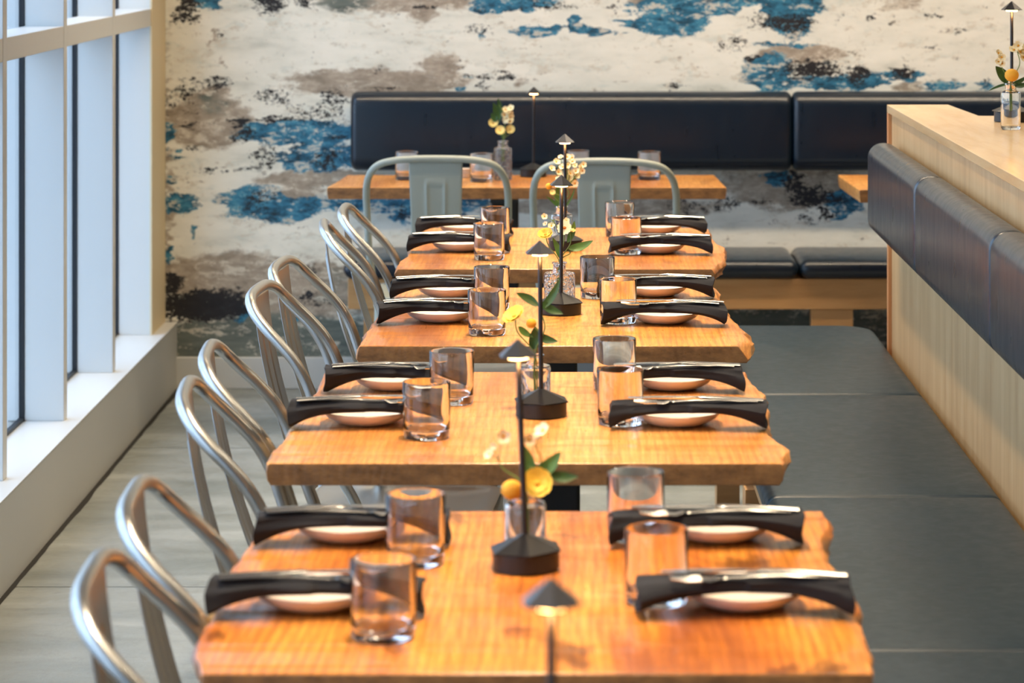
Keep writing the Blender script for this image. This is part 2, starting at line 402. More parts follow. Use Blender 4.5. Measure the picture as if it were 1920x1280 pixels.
    c = mixc(m, mask(sp.outputs[0], [(nb, 1.2), (nd, 1.0), (sk, .5)], .52, .05), c, blu)
    sc = mask(nd, [(nb, .9), (sk2, .8)], .62, .03); c = mixc(m, math_(m, 'MULTIPLY', sc, .85), c, srgb(214,206,188))
    c = mixc(m, mask(sp.outputs[1], [(sk, 2.6), (sk2, 1.5), (nb, .5)], .60, .07), c, drk)
    # stray dry-brush specks over everything
    st = math_(m, 'MULTIPLY', mask(sk, [(nd, 1.5), (sk2, .8)], .80, .03), .8); c = mixc(m, st, c, srgb(40,38,40))
    L(m, c, bsdf(m).inputs['Base Color'])
    bump(m, math_(m, 'ADD', ns, nf), .12, .003)
    me.materials.append(m)
    # wall thickness behind the painted face
    return o
build_mural()

def structure(name, boxes, material, label=None, bevel=0, parent=None):
    b = MB()
    for q in boxes: b.box(*q)
    o = b.build(name, material, parent, bevel=bevel)
    if not parent: o['kind'] = 'structure'
    if label: o['label'] = label
    return o

# ------------------------------------------------------------------ room shell
def build_floor():
    seams = [-2.6, -.45, 1.3, 3.03, 4.77, 6.50, 8.23, 9.32]
    b = MB()
    for y0, y1 in zip(seams[:-1], seams[1:]):
        b.box(-1.52, 1.2, y0+.0025, y1-.0025, -.06, 0); b.box(1.205, 4.6, y0+.0025, y1-.0025, -.06, 0)
    b.box(-1.52, 4.6, -2.6, 9.32, -.08, -.012)
    o = b.build('floor', M['concrete']); o['kind'] = 'structure'; o['label'] = 'grey concrete floor with thin joints'
build_floor()
structure('ceiling', [(-1.6, 4.7, -2.7, 9.4, 3.2, 3.3)], M['ceiling'])
structure('wall_right', [(4.6, 4.7, -2.7, 9.4, 0, 3.2)], M['otherwall'])
structure('wall_front', [(-1.6, 4.7, -2.7, -2.6, 0, 3.2)], M['otherwall'])
structure('baseboard_back', [(-1.31, 4.6, WALLY-.016, WALLY-.001, 0, .106)], M['white'], 'white baseboard under the mural', bevel=.003)
# left window wall: low curb, return next to the mural, header above
structure('wall_left', [(-1.50, -1.304, -2.6, WALLY-.002, 0, .218), (-1.62, -1.352, 9.0, WALLY-.002, .221, 3.2), (-1.62,-1.346,-2.6,9.0,2.95,3.2)], mat('grey_curb_paint', srgb(172,172,166), .5), 'low pale grey window curb along the left side')
structure('trim_1', [(-1.349, -1.343, 8.985, WALLY-.002, .222, 2.95)], M['wallpaint'], 'beige strip of wall between the windows and the mural')
structure('trim_2', [(-1.475, -1.302, -2.6, WALLY-.003, .2195, .2225)], M['frame'], 'pale ledge on top of the window curb', bevel=.001)
# ragged dark gap where the floor meets the curb
b = MB(); pts = []; y = -2.5
rnd = random.Random(3)
L_, R_ = [], []
while y < 9.28:
    wv = .006+.011*mnoise.noise(Vector((y*1.7, 1, 0)))**2*4+.003*rnd.random()
    R_.append((-1.302+wv+.004, y, .0008)); L_.append((-1.3041, y, .0008)); y += .06
b.add(L_+R_, [(i, len(L_)+i, len(L_)+i+1, i+1) for i in range(len(L_)-1)])
o = b.build('trim_3', mat('dark_floor_gap', srgb(34,32,28), .9)); o['kind'] = 'structure'; o['label'] = 'dark ragged joint between floor and curb'

my = [1.82, 2.62, 3.42, 4.22, 5.025, 5.825, 6.627, 7.43, 8.23, 8.99]
my = [-2.2, -1.4, -.6, .2, 1.02]+my
for i in range(len(my)-1):
    y0, y1 = my[i], my[i+1]
    r = bpy.data.objects.new('window_%d' % (i+1), None); col.objects.link(r); r.location = (-1.40, y0, .2225); r['kind'] = 'structure'
    r['label'] = 'tall window bay with pale mullion and transom, daylight outside'
    def pt(name, boxes, material, bevel=0):
        b = MB()
        for q in boxes: b.box(q[0]+1.40, q[1]+1.40, q[2]-y0, q[3]-y0, q[4]-.2225, q[5]-.2225)
        return b.build(name, material, r, bevel=bevel)
    mul = [(-1.452, -1.346, y0, y0+.048, .2225, 2.95), (-1.53, -1.467, y0+.004, y0+.044, .2225, 2.95)]
    if i == len(my)-2: mul.append((-1.452, -1.3455, y1, y1+.008, .2225, 2.95)); mul.append((-1.60, -1.467, y1-.002, y1+.3, .2225, 2.95))
    pt('mullion', mul, M['frame'], .002)
    pt('transom', [(-1.452, -1.3465, y0+.049, y1-.001, 1.2225, 1.280)], M['frame'], .002)
    gk = [(-1.466, -1.452, y0-.003, y0+.051, .2225, 2.95), (-1.466, -1.453, y0+.0515, y1-.005, 1.226, 1.276), (-1.466,-1.453,y0+.0515,y1-.005,.2226,.232)]
    if i == len(my)-2: gk.append((-1.466, -1.452, y1-.003, y1+.01, .2225, 2.95))
    pt('gasket', gk, M['gasket'])
    pt('pane', [(-1.464, -1.459, y0+.052, y1-.004, .232, 1.226)], M['pane'])
    pt('pane', [(-1.464, -1.459, y0+.052, y1-.004, 1.276, 2.95)], M['pane'])
structure('ground_outside', [(-30, -1.62, -12, 30, -.3, -.05)], M['stone'], 'pale pavement outside the windows')

# ------------------------------------------------------------------ cushions
def cushion_mb(length, prof, r, n_end=6, n_mid=10, puff=0.0):
    """prof: closed list of (a, b); inset by r at both ends; extruded along local Y."""
    cx = sum(p[0] for p in prof)/len(prof); cz = sum(p[1] for p in prof)/len(prof)
    hx = max(abs(p[0]-cx) for p in prof); hz = max(abs(p[1]-cz) for p in prof)
    st = [(r*(1-math.cos(t)), r*(1-math.sin(t))) for t in [PI/2*k/n_end for k in range(n_end+1)]]
    S = [(a, q) for a, q in st]+[(r+(length-2*r)*k/n_mid, 0) for k in range(1, n_mid)]+[(length-a, q) for a, q in reversed(st)]
    rings = []
    for y, q in S:
        fx = (hx-q)/hx; fz = (hz-q)/hz; pf = puff*math.sin(PI*y/length)**.5 if 0 < y < length else 0
        rings.append([(cx+(a-cx)*fx*(1+pf/hx), y, cz+(b_-cz)*fz*(1+pf/hz)) for a, b_ in prof])
    m_ = MB(); m_.loft(rings); return m_
def rrect(x0, x1, z0, z1, r, n=5):
    out = []
    for cx, cz, a0 in ((x1-r, z1-r, 0), (x0+r, z1-r, PI/2), (x0+r, z0+r, PI), (x1-r, z0+r, 1.5*PI)):
        for k in range(n+1): out.append((cx+r*math.cos(a0+PI/2*k/n), cz+r*math.sin(a0+PI/2*k/n)))
    # subdivide long sides so crowning stays smooth
    return out

def cushion(name, x0, x1, y0, y1, z0, z1, r, rend, material, label, group, seam=None, along='y'):
    c = empty(name, ((x0+x1)/2, (y0+y1)/2, z0), label, 'cushion', group)
    if along == 'y':
        mb = cushion_mb(y1-y0, rrect(x0-(x0+x1)/2, x1-(x0+x1)/2, 0, z1-z0, r, 7), rend)
        mb.v = [(x, y-(y1-y0)/2, z) for x, y, z in mb.v]
    else:
        mb = cushion_mb(x1-x0, rrect(y0-(y0+y1)/2, y1-(y0+y1)/2, 0, z1-z0, r, 7), rend)
        mb.v = [(y-(x1-x0)/2, x, z) for x, y, z in mb.v]
    pad = mb.build('pad', material, c)
    # piping cord round one end profile
    if seam:
        for e in seam:
            rr = rend*.42
            if along == 'y':
                pr = rrect(x0-(x0+x1)/2+rr, x1-(x0+x1)/2-rr, rr, z1-z0-rr, max(r-rr, .004), 7)
                yy = (y1-y0)/2-.004 if e > 0 else -(y1-y0)/2+.004
                P = [(a, yy, b_) for a, b_ in pr]
            else:
                pr = rrect(y0-(y0+y1)/2+rr, y1-(y0+y1)/2-rr, rr, z1-z0-rr, max(r-rr, .004), 7)
                xx = (x1-x0)/2-.004 if e > 0 else -(x1-x0)/2+.004
                P = [(xx, a, b_) for a, b_ in pr]
            t = MB(); t.tube(P+[P[0]], .0032, 6, cap=False); t.build('piping', M['piping'], pad)
    return c

# right-hand bench against the partition
sy = [1.9, 2.99, 4.105, 5.21, 6.342, 7.452]
names = ['closest seat section of the right bench, cut off by the bottom edge', 'dark teal seat section of the right bench beside the nearest table',
         'dark teal seat section of the right bench beside the gap between nearest and second table',
         'dark teal seat section of the right bench beside the second and third tables',
         'farthest dark teal seat section of the right bench, rounded end toward the back']
names = ['dark teal leather bench seat pad, out at the very front of the right bench', 'dark teal leather bench seat pad nearest the camera, lower right corner',
         'dark teal leather bench seat pad beside the nearest table, second from front', 'dark teal leather bench seat pad beside the second table, third from front',
         'farthest dark teal leather bench seat pad with rounded end, beside the third table']
for i in range(5):
    if i == 4:
        # rounded far corner: lofted from a plan outline
        c = empty('seat_cushion', (.6, (sy[4]+sy[5])/2, .42), names[i], 'cushion', 'seat pads of the right bench')
        y0, y1, x0, x1 = sy[4]+.001, sy[5], .375, .822
        base = []
        def arc(cx, cy, r, a0, a1, n=7): return [(cx+r*math.cos(a0+(a1-a0)*k/n), cy+r*math.sin(a0+(a1-a0)*k/n)) for k in range(n+1)]
        out = arc(x0+.02, y0+.02, .02, PI, 1.5*PI, 4)+arc(x1-.02, y0+.02, .02, 1.5*PI, 2*PI, 4)+arc(x1-.09, y1-.09, .09, 0, PI/2, 8)+arc(x0+.06, y1-.06, .06, PI/2, PI, 7)
        cxm, cym = (x0+x1)/2, (y0+y1)/2
        rings = []
        for k in range(9):
            t = PI*k/8; ins = .022*(1-math.sin(t)); z = .029-.029*math.cos(t)
            rings.append([(cxm+(x-cxm)*(1-ins/(.22))-.6, cym+(y-cym)*(1-ins/.55)-(sy[4]+sy[5])/2, z) for x, y in out])
        t_ = MB(); t_.loft(rings); t_.build('pad', M['teal'], c)
    else:
        cushion('seat_cushion', .375, .822, sy[i]+.001, sy[i+1]-.001, .42, .478, .024, .014, M['teal'], names[i], 'seat pads of the right bench', seam=(1,))
bf = empty('bench_base', (.6, 4.6, 0), 'long maple bench base under the teal seat pads on the right', 'bench')
b = MB(); b.box(-.19, -.165, -2.7, 2.75, .32, .4185); b.box(-.165, .22, 2.72, 2.75, .32, .4185); b.build('apron', M['maple_warm'], bf, bevel=.002)
b = MB(); b.box(-.16, .222, -2.7, 2.72, .395, .418); b.build('seat_deck', M['maple_warm'], bf)
for yy in (-2.6, -1.25, .1, 1.45, 2.6):
    b = MB(); b.box(-.21, -.15, yy, yy+.09, 0, .3195); b.build('leg', M['maple_warm'], bf, bevel=.002)

# partition wall with counter top
pt_ = empty('partition', (.9, 3.8, 0), 'pale maple low partition behind the right bench with a flat counter top', 'partition')
b = MB(); b.box(-.068, .076, -3.3, 3.29, 0, 1.0695); b.build('panel', M['maple'], pt_)
b = MB(); b.box(-.0775, .080, 3.291, 3.315, 0, 1.0695); b.build('end_board', M['edge_warm'], pt_, bevel=.001)
b = MB()
top = [(-.0775,-3.3),(1.25,-3.3),(1.25,2.90),(.097,2.90),(.080,3.318),(-.0775,3.318)]
b.loft([[(x, y, z) for x, y in top] for z in (1.07, 1.09)], flat=True); b.build('counter_top', M['maple_top'], pt_, bevel=.0012)
b = MB(); b.box(1.12, 1.22, -3.2, 2.8, 0, 1.0695); b.build('side_panel', M['maple'], pt_)
ry = [1.75, 2.82, 3.87, 4.93, 5.99, 6.95]
rl = ['dark blue leather back pad at the right edge, nearest the camera', 'dark blue leather back pad second from the camera along the partition', 'dark blue leather back pad on the partition, cut by the right photo edge',
      'dark blue leather back pad in the middle of the partition', 'farthest dark blue leather back pad on the partition, with rounded free end']
for i in range(5):
    cushion('back_cushion', .752, .831, ry[i]+.0005, ry[i+1]-.0005, .782, 1.007, .036, .03 if i == 4 else .012, M['navy'], rl[i], 'back pads on the partition')

# back wall bench
for i, (a_, b_, lb) in enumerate(((-.715, .7445, 'wide navy leather seat pad of the bench along the mural, left one'), (.7455, 2.25, 'navy leather seat pad of the bench along the mural, right of the seam'))):
    cushion('seat_cushion', a_, b_, 8.86, WALLY-.02, .418, .478, .028, .03, M['navy'], lb, 'seat pads of the bench along the mural', along='x')
for i, (a_, b_, lb) in enumerate(((-.716, .7485, 'long navy leather back pad on the mural wall, left one'), (.7495, 2.25, 'navy leather back pad on the mural wall, right one beyond the partition'))):
    cushion('back_cushion', a_, b_, 9.180, WALLY-.002, .735, .997, .048, .022, M['navy'], lb, 'back pads on the mural wall', along='x')
wb = empty('bench_base', (.75, 9.05, 0), 'maple bench base under the navy seat pads along the mural wall', 'bench')
b = MB(); b.box(-1.45, 1.5, -.165, -.14, .32, .4175); b.box(-1.45, -1.43, -.14, .22, .32, .4175); b.build('apron', M['maple_warm'], wb, bevel=.002)
b = MB(); b.box(-1.43, 1.5, -.14, .22, .395, .417); b.build('seat_deck', M['maple_warm'], wb)
for x_ in (-1.40, .035, 1.3):
    b = MB(); b.box(x_, x_+.135 if x_ > -1 else x_+.075, -.155, -.10, 0, .3195); b.build('leg', M['maple_warm'], wb, bevel=.002)

# ------------------------------------------------------------------ tables
def interp(pts, y):
    pts = sorted(pts, key=lambda p: p[1])
    if y <= pts[0][1]: return pts[0][0]
    for a_, b_ in zip(pts[:-1], pts[1:]):
        if y <= b_[1]:
            t = (y-a_[1])/(b_[1]-a_[1]); t = t*t*(3-2*t)*.5+t*.5; return a_[0]+(b_[0]-a_[0])*t
    return pts[-1][0]
def table(label, left, right, material, seed, base_x, flare=(0, 0), thick=.033, world=False, nowav=False, foot=.24):
    if not world: left = [at(*p) for p in left]; right = [at(*p) for p in right]
    y0 = min(p[1] for p in left); y1 = max(p[1] for p in left)
    yr0 = min(p[1] for p in right); yr1 = max(p[1] for p in right)
    cy = (y0+y1)/2
    t = empty('slab_table', (base_x, cy, 0), label, 'table', 'live edge slab tables')
    n = 44
    amp = 0 if nowav else 1
    def edge(pts, side, k, lev):
        f = k/n; a0 = min(p[1] for p in pts); a1 = max(p[1] for p in pts); y = a0+(a1-a0)*f
        x = interp(pts, y)
        x += amp*side*(.005*mnoise.noise(Vector((y*14, seed, 0)))+.0055*mnoise.noise(Vector((y*42, seed, lev*1.7))))
        fl = flare[0] if side < 0 else flare[1]
        off = [-.0035, 0, .003*amp, -.001, -.004][lev]
        sh = [0, .1, .45, .85, 1][lev]
        x += side*(off+fl*sh*(.6+.4*(1-f))+amp*.012*sh*mnoise.noise(Vector((y*9+5, seed+3, sh*2))))
        return x, y0+(y1-y0)*f
    rings = []
    for lev, z in enumerate((0, -.003, -.013, -.026, -thick)):
        ring = [Vector((*edge(left, -1, k, lev), TZ+z)) for k in range(n, -1, -1)]+[Vector((*edge(right, 1, k, lev), TZ+z)) for k in range(n+1)]
        if lev == 0:
            for p in ring:
                if p.y <= y0+1e-6: p.y += .0015
        rings.append([(p.x-base_x, p.y-cy, p.z) for p in ring])
    b = MB(); ns = 2*n+2; vs = [p for r in rings for p in r]; fs = []
    for i in range(4):
        for j in range(ns):
            k = (j+1) % ns; fs.append((i*ns+j, i*ns+k, (i+1)*ns+k, (i+1)*ns+j))
    b.add(vs, fs)
    # top and bottom as strips between the live edges
    for lv in (0, 4):
        o_ = lv*ns; q = [(o_+k, o_+k+1, o_+ns-2-k, o_+ns-1-k) for k in range(n)]
        b.f += [list(x) for x in q]; b.flat += [True]*len(q)
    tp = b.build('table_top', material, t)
    md = tp.modifiers.new('bevel', 'BEVEL'); md.width = .0015; md.segments = 2; md.limit_method = 'ANGLE'; md.angle_limit = 1.0
    b = MB(); b.box(-.24, .24, -.04, .04, TZ-thick-.012, TZ-thick-.001); b.box(-.04, .04, -min(foot,.24), min(foot,.24), TZ-thick-.012, TZ-thick-.001); b.build('top_bracket', M['pedestal'], t)
    b = MB(); b.box(-.042, .042, -.042, .042, .03, TZ-thick-.012); b.build('pedestal', M['pedestal'], t, bevel=.006)
    b = MB(); b.box(-.27, .27, -.035, .035, .0, .03); b.box(-.035, .035, -foot, foot, .0, .03); b.build('foot', M['pedestal'], t, bevel=.006)
    return t
table('nearest table of the row, thick knotty orange wood slab at the bottom of the photo',
      [(497,958),(474,1008),(430,1075),(396,1150),(372,1205),(378,1262)],
      [(1541,952),(1551,964),(1552,980),(1540,1008),(1549,1044),(1577,1077),(1599,1105),(1608,1150),(1622,1205),(1636,1262)], M['wood_a'], 1.3, -.02)
table('second table from the camera, honey wood slab with wavy grain',
      [(608,697),(596,731),(568,757),(562,775),(537,815),(502,860),(498,868)],
      [(1399,697),(1404,710),(1421,728),(1436,738),(1437,765),(1440,811),(1458,826),(1476,839),(1471,868)], M['wood_b'], 5.3, -.02)
table('third table from the camera, wood slab with curved growth rings and a slanted end',
      [(747,539),(735,569),(705,597),(682,635),(674,648)],
      [(1340,539),(1343,565),(1368,595),(1390,617),(1399,632),(1384,649)], M['wood_c'], 9.3, -.02, flare=(.006, .022))
table('fourth and farthest table of the row, with a notched right end',
      [(786,427),(775,450),(765,478),(748,490),(741,504)],
      [(1325,427),(1337,450),(1360,466),(1360,485),(1343,500),(1339,504)], M['wood_d'], 13.3, -.02)
table('long table against the navy wall bench, behind the two grey chairs',
      [(650,328),(640,335),(613,351)], [(1340,328),(1346,334),(1362,351)], M['wood_e'], 17.3, -.19, thick=.036, foot=.2, nowav=True)
table('wooden table corner showing beyond the partition at the back right', [(.86, 8.78), (.865, 8.6), (.876, 8.30)], [(2.05, 8.78), (2.05, 8.5), (2.05, 8.30)], M['wood_e'], 21.3, 1.45, thick=.04, foot=.2, world=True, nowav=True)
table('foremost table below the picture edge, under the blurred lamp', [(-.42, 2.58), (-.40, 2.3), (-.43, 1.80)], [(.36, 2.58), (.35, 2.3), (.36, 1.80)], M['wood_a'], 25.3, -.02, world=True)

# ------------------------------------------------------------------ chairs
def make_chair(name, mt, hw, zs, splat=(.075, .062)):
    """faces +X, origin on the floor under the seat centre"""
    root = empty(name, (0,0,0), 'x', 'chair')
    half = [(-.290,0,.852),(-.290,.06,.851),(-.288,.11,.847),(-.281,.15,.838),(-.268,.175,.821),(-.245,.190,.796),(-.218,.197,.769),(-.191,.2,.738),(-.169,.2,.70),(-.151,.199,.65),(-.132,.197,.59),(-.108,.193,.53),(-.084,.187,.485),(-.074,.185,.462)]
    half = [(x, y/.2*hw, z*zs) for x, y, z in half]
    pts = [(x, -y, z) for x, y, z in reversed(half[1:])]+half
    b = MB(); b.tube(catmull(pts, 5), .0105, 12); hoop = b.build('back_frame', mt, root)
    # back splat: tapered pressed sheet with rolled edges and an embossed panel
    b = MB(); rings = []; ns = 44
    for k in range(ns+1):
        f = k/ns; z = (.845-.385*f)*zs; x = -.286+.100*f**1.15-.012*math.sin(PI*f)
        h = splat[0]+(splat[1]-splat[0])*f; row = []
        prof = []
        nn = 34
        for j in range(nn+1):
            u = -1+2*j/nn; yy = u*h
            lift = -.0015*(1-abs(u)**8)
            eh = .36-.04*f
            rim = max(0, 1-abs(abs(u)-eh)/.09) if f > .16 else 0
            arch = max(0, 1-abs(f-.155)/.018) if abs(u) < eh else 0
            lift -= .004*max(rim, arch)
            prof.append((x+lift, yy, z))
        rings.append(prof)
    vs = [p for r in rings for p in r]; w_ = nn+1
    fs = [(i*w_+j, i*w_+j+1, (i+1)*w_+j+1, (i+1)*w_+j) for i in range(ns) for j in range(nn)]
    b.add(vs, fs)
    sp_ = b.build('back_splat', mt, root, recalc=False); md = sp_.modifiers.new('thick', 'SOLIDIFY'); md.thickness = .0022; md.offset = 0
    # seat: dished sheet with rolled skirt
    hy = hw-.018
    def sq(hx, hy_, r, z, n=6, cx=-.01):
        out = []
        for sx_, sy_, a0 in ((1,1,0),(-1,1,PI/2),(-1,-1,PI),(1,-1,1.5*PI)):
            for k in range(n+1):
                a = a0+PI/2*k/n; out.append((cx+sx_*(hx-r)+r*math.cos(a), sy_*(hy_-r)+r*math.sin(a), z*zs))
        return out
    b = MB()
    b.loft([sq(.03,.03,.02,.444), sq(.10,hy*.55,.03,.443), sq(.155,hy*.86,.04,.446), sq(.172,hy*.96,.045,.4515), sq(.18,hy,.05,.4495), sq(.183,hy+.002,.052,.443), sq(.181,hy,.05,.418), sq(.177,hy-.004,.05,.417), sq(.176,hy-.005,.048,.44)], cap=True)
    b.build('seat', mt, root)
    for sx_ in (-1, 1):
        for sy_ in (-1, 1):
            b = MB(); rings = []
            for k in range(7):
                f = k/6; z = (.437-.437*f)*zs; cx = -.01+sx_*(.158+.048*f**1.1); cy = sy_*(hy-.022+.012*f)
                a = .019-.009*f
                rings.append([(cx-sx_*a, cy+sy_*a*.9, z), (cx+sx_*a*.6, cy+sy_*a*.9, z), (cx+sx_*a, cy+sy_*a*.4, z), (cx+sx_*a, cy-sy_*a, z), (cx+sx_*a*.35, cy-sy_*a*.6, z), (cx-sx_*a*.55, cy+sy_*a*.35, z)])
            b.loft(rings); b.build('leg', mt, root, bevel=.002)
    for s in (-1, 1):
        b = MB(); b.tube([(-.165, -s*(hy-.03), .36*zs), (0, 0, .405*zs), (.145, s*(hy-.03), .36*zs)], .008, 8, flatten=.5); b.build('brace', mt, root)
        b = MB(); b.lathe([(.001,.004),(.006,.003),(.0085,0),(.0085,-.004)], 12, (-.078, s*hw*.93+s*.0, .470*zs)); b.build('rivet', mt, hoop)
    return root
sil = make_chair('metal_chair', M['steel'], .172, 1.0)
defs = [(165,1037,2,.10,.026),(262,893,2,.12,.015),(351,709,4,.10,.017),(392,641,3,.10,.016),(484,527,-4,.15,.019),(518,482,-4,.14,.024),(606,409,5,.14,.018),(657,380,0,.16,0)]
lbls = ['bare metal chair at the lower left, the closest chair to the camera',
        'bare metal chair at the far half of the nearest table, second chair from the camera',
        'bare metal chair at the near half of the second table, window side',
        'bare metal chair at the far half of the second table, just behind the front one',
        'bare metal chair at the near half of the third table, its hoop against the baseboard',
        'bare metal chair at the far half of the third table, fourth nearest the back',
        'bare metal chair turned edge-on at the near half of the fourth table',
        'bare metal chair at the far end of the row, nearest the mural']
for i, (px, py, rot, dd, dx) in enumerate(defs):
    d = (HZ-.845)*F/(py-HY+4); x = (px-HX)*d/F+.286+dx; d -= dd
    c = sil if i == 0 else copy_tree(sil)
    c.location = (x, d, 0); c.rotation_euler.z = math.radians(rot); c['label'] = lbls[i]; c['group'] = 'bare metal chairs on the window side'
gr = make_chair('metal_chair', M['sage'], .207, 1.03, (.078, .066))
for i, (px, py, rot, lb) in enumerate(((817, 302, 90, 'sage grey painted metal chair, the left one, its back to the camera'), (1139, 307, 88, 'sage grey painted metal chair, the right one, partly behind the flowers'))):
    d = (HZ-.87)*F/(py-HY); c = gr if i == 0 else copy_tree(gr)
    c.location = ((px-HX)*d/F, d+.286, 0); c.rotation_euler.z = math.radians(rot); c['label'] = lb; c['group'] = 'grey chairs at the back table'

# ------------------------------------------------------------------ place settings
def make_plate():
    b = MB()
    prof = [(.001,.0045),(.03,.0045),(.044,.0065),(.059,.0138),(.0685,.0208),(.0700,.0215),(.0714,.0208),(.0695,.0175),(.063,.0110),(.052,.0045),(.041,.0008),(.036,0),(.032,.001),(.001,.001)]
    b.lathe(prof, 56, closed=False); return b.build('side_plate', M['plate'])
def make_napkin(flip, seed):
    b = MB(); rings = []; n = 40; m_ = 28; Lh = .1215
    for i in range(n+1):
        s = -1+2*i/n; a = abs(s)
        big = (s > 0) != flip     # one end flares wider
        hh = .0092+(.0118 if big else .0095)*a**2.8-.0006*math.cos(s*6+seed)
        ww = .027+(.008 if big else .005)*a**3-.006*math.exp(-((s-.45*(1 if big else 0))/.25)**2)
        cz = .0338-.0128*a**3.2
        cz = max(cz, hh+.0012)
        # drooping ends rest on the table
        cyy = .003*math.sin(s*3+seed)
        ring = []
        for k in range(m_):
            t = 2*PI*k/m_
            fold = 1+.10*math.sin(3*t+s*2.2+seed)*(.4+.6*a)+.05*math.sin(7*t-s*3+seed*2)
            cs, sn = math.cos(t), math.sin(t)
            ex = lambda q: math.copysign(abs(q)**.8, q)
            z_ = cz+hh*ex(sn)*fold
            ring.append((s*Lh+.003*math.sin(2*t+seed)*a, cyy+ww*ex(cs)*fold, max(z_, .0012)))
        rings.append(ring)
    # soft tucked end folds
    def cap(r, sg):
        cx = sum(p[0] for p in r)/len(r); cy = sum(p[1] for p in r)/len(r); cz = sum(p[2] for p in r)/len(r)
        return [[(cx+sg*.001+(p[0]-cx)*f-sg*dd, cy+(p[1]-cy)*f, cz+(p[2]-cz)*f) for p in r] for f, dd in ((.9,.0),(.7,.006),(.4,.014),(.1,.018))]
    c0 = cap(rings[0], -1); c1 = cap(rings[-1], 1)
    b.loft(list(reversed(c0))+rings+c1); return b.build('rolled_napkin', M['napkin'])
def make_fork():
    b = MB(); P = []
    for k in range(17):
        f = k/16; x = -.095+.135*f; w_ = .0095-.006*min(1, f*1.9)+.0015*max(0, f-.8)*5; z = .0005+.0025*math.sin(PI*f)
        P.append([(x,-w_,z),(x,-w_*.6,z+.0013),(x,w_*.6,z+.0013),(x,w_,z),(x,0,z-.0012)])
    for f, w_, z in ((0,.004,.001),(.25,.0105,-.001),(.5,.0125,-.002),(1,.0125,-.001)):
        x = .041+.022*f; P.append([(x,-w_,z+.001),(x,-w_*.6,z+.002),(x,w_*.6,z+.002),(x,w_,z+.001),(x,0,z)])
    b.loft(P); 
    for q in (-.0102,-.0034,.0034,.0102): b.tube([(.062,q,.0005),(.080,q,.000),(.098,q*.95,.003)], lambda t: .0017*(1-t*.4), 6)
    return b.build('fork', M['silver'])
def make_knife():
    b = MB(); P = []
    for k in range(23):
        f = k/22; x = -.108+.213*f
        if f < .48: w_ = .0075-.0025*f/.48; h = .0022
        else: w_ = .005+.005*math.sin(min(1, (f-.48)/.5)*PI*.62)*(1 if f < .94 else .55); h = .0008
        z = .0012+.003*math.sin(PI*f)
        P.append([(x,-w_,z),(x,-w_*.5,z+h),(x,w_*.5,z+h),(x,w_,z),(x,w_*.5,z-h),(x,-w_*.5,z-h)])
    b.loft(P); return b.build('knife', M['silver'])
def make_glass():
    R, H = .0372, .087
    b = MB()
    prof = [(.0005,0),(.030,0),(.0345,.001),(.0358,.004),(.0362,.02),(R,.085),(R-.0004,H-.0004),(R-.0012,H),(R-.002,H-.0006),(R-.0022,.084),(.0340,.03),(.0333,.018),(.0315,.0145),(.026,.0128),(.0005,.0122)]
    b.lathe(prof, 56); return b.build('water_glass', M['glass'])
P0 = make_plate(); G0 = make_glass(); K0 = make_knife(); F0 = make_fork()
NAP = [make_napkin(False, 1.0), make_napkin(True, 2.4), make_napkin(False, 4.1)]
used = set()
def inst(src, x, y, z, rz, label, cat, group, ry=0, rx=0):
    o = src if src.name not in used else src.copy()
    if o is not src: col.objects.link(o)
    used.add(src.name); o.location = (x, y, z); o.rotation_euler = (rx, ry, rz)
    return tag(o, label, cat, group)
tabn = {'A':'nearest table','B':'second table','C':'third table','D':'fourth table'}
# plate centre px, py(base), napkin px span
SET = [('A','front','left',(585,1152),(398,792)),('A','rear','left',(650,1022),(480,846)),('A','rear','right',(1348,1022),(1148,1498)),('A','front','right',(1397,1150),(1198,1588)),
       ('B','front','left',(685,803),(543,838)),('B','rear','left',(738,737),(608,886)),('B','rear','right',(1262,737),(1116,1396)),('B','front','right',(1270,805),(1142,1438)),
       ('C','front','left',(825,609),(708,942)),('C','rear','left',(842,563),(735,950)),('C','rear','right',(1229,561),(1118,1341)),('C','front','right',(1247,612),(1127,1363)),
       ('D','front','left',(862,476),(760,961)),('D','rear','left',(872,444),(777,966)),('D','rear','right',(1228,444),(1140,1326)),('D','front','right',(1231,480),(1143,1332))]
rnd = random.Random(11)
for i, (t, fr_, sd, (px, py), (n0, n1)) in enumerate(SET):
    x, y = at(px, py-4)
    where = '%s half, %s side of the %s' % ('near' if fr_ == 'front' else 'far', 'window' if sd == 'left' else 'bench', tabn[t])
    inst(P0, x, y+.032, TZ+.0005, rnd.random()*6, 'small cream plate under the napkin at the '+where, 'plate', 'small plates on the row of tables')
    nx = ((n0+n1)/2-HX)*y/F
    rz = rnd.uniform(-.05, .05)
    inst(NAP[(i*2+(sd == 'left')) % 3] if i > 2 else NAP[i], nx, y-.012, TZ+.0015, rz+(PI if sd == 'left' else 0), 'charcoal cloth napkin roll at the '+where, 'napkin', 'dark napkin rolls on the row of tables')
    if sd == 'right':
        inst(F0, nx+.012, y-.028, TZ+.0450, rz+PI+.06, 'steel fork on the napkin at the '+where, 'fork', 'forks on the napkins')
        inst(K0, nx+.010, y-.010, TZ+.0455, rz+PI-.07, 'steel knife on the napkin at the '+where, 'knife', 'knives on the napkins')
    else:
        inst(F0, nx-.014, y-.028, TZ+.0450, rz-.03, 'steel fork on the napkin at the '+where, 'fork', 'forks on the napkins')
        inst(K0, nx-.004, y-.010, TZ+.0455, rz+.09, 'steel knife on the napkin at the '+where, 'knife', 'knives on the napkins')
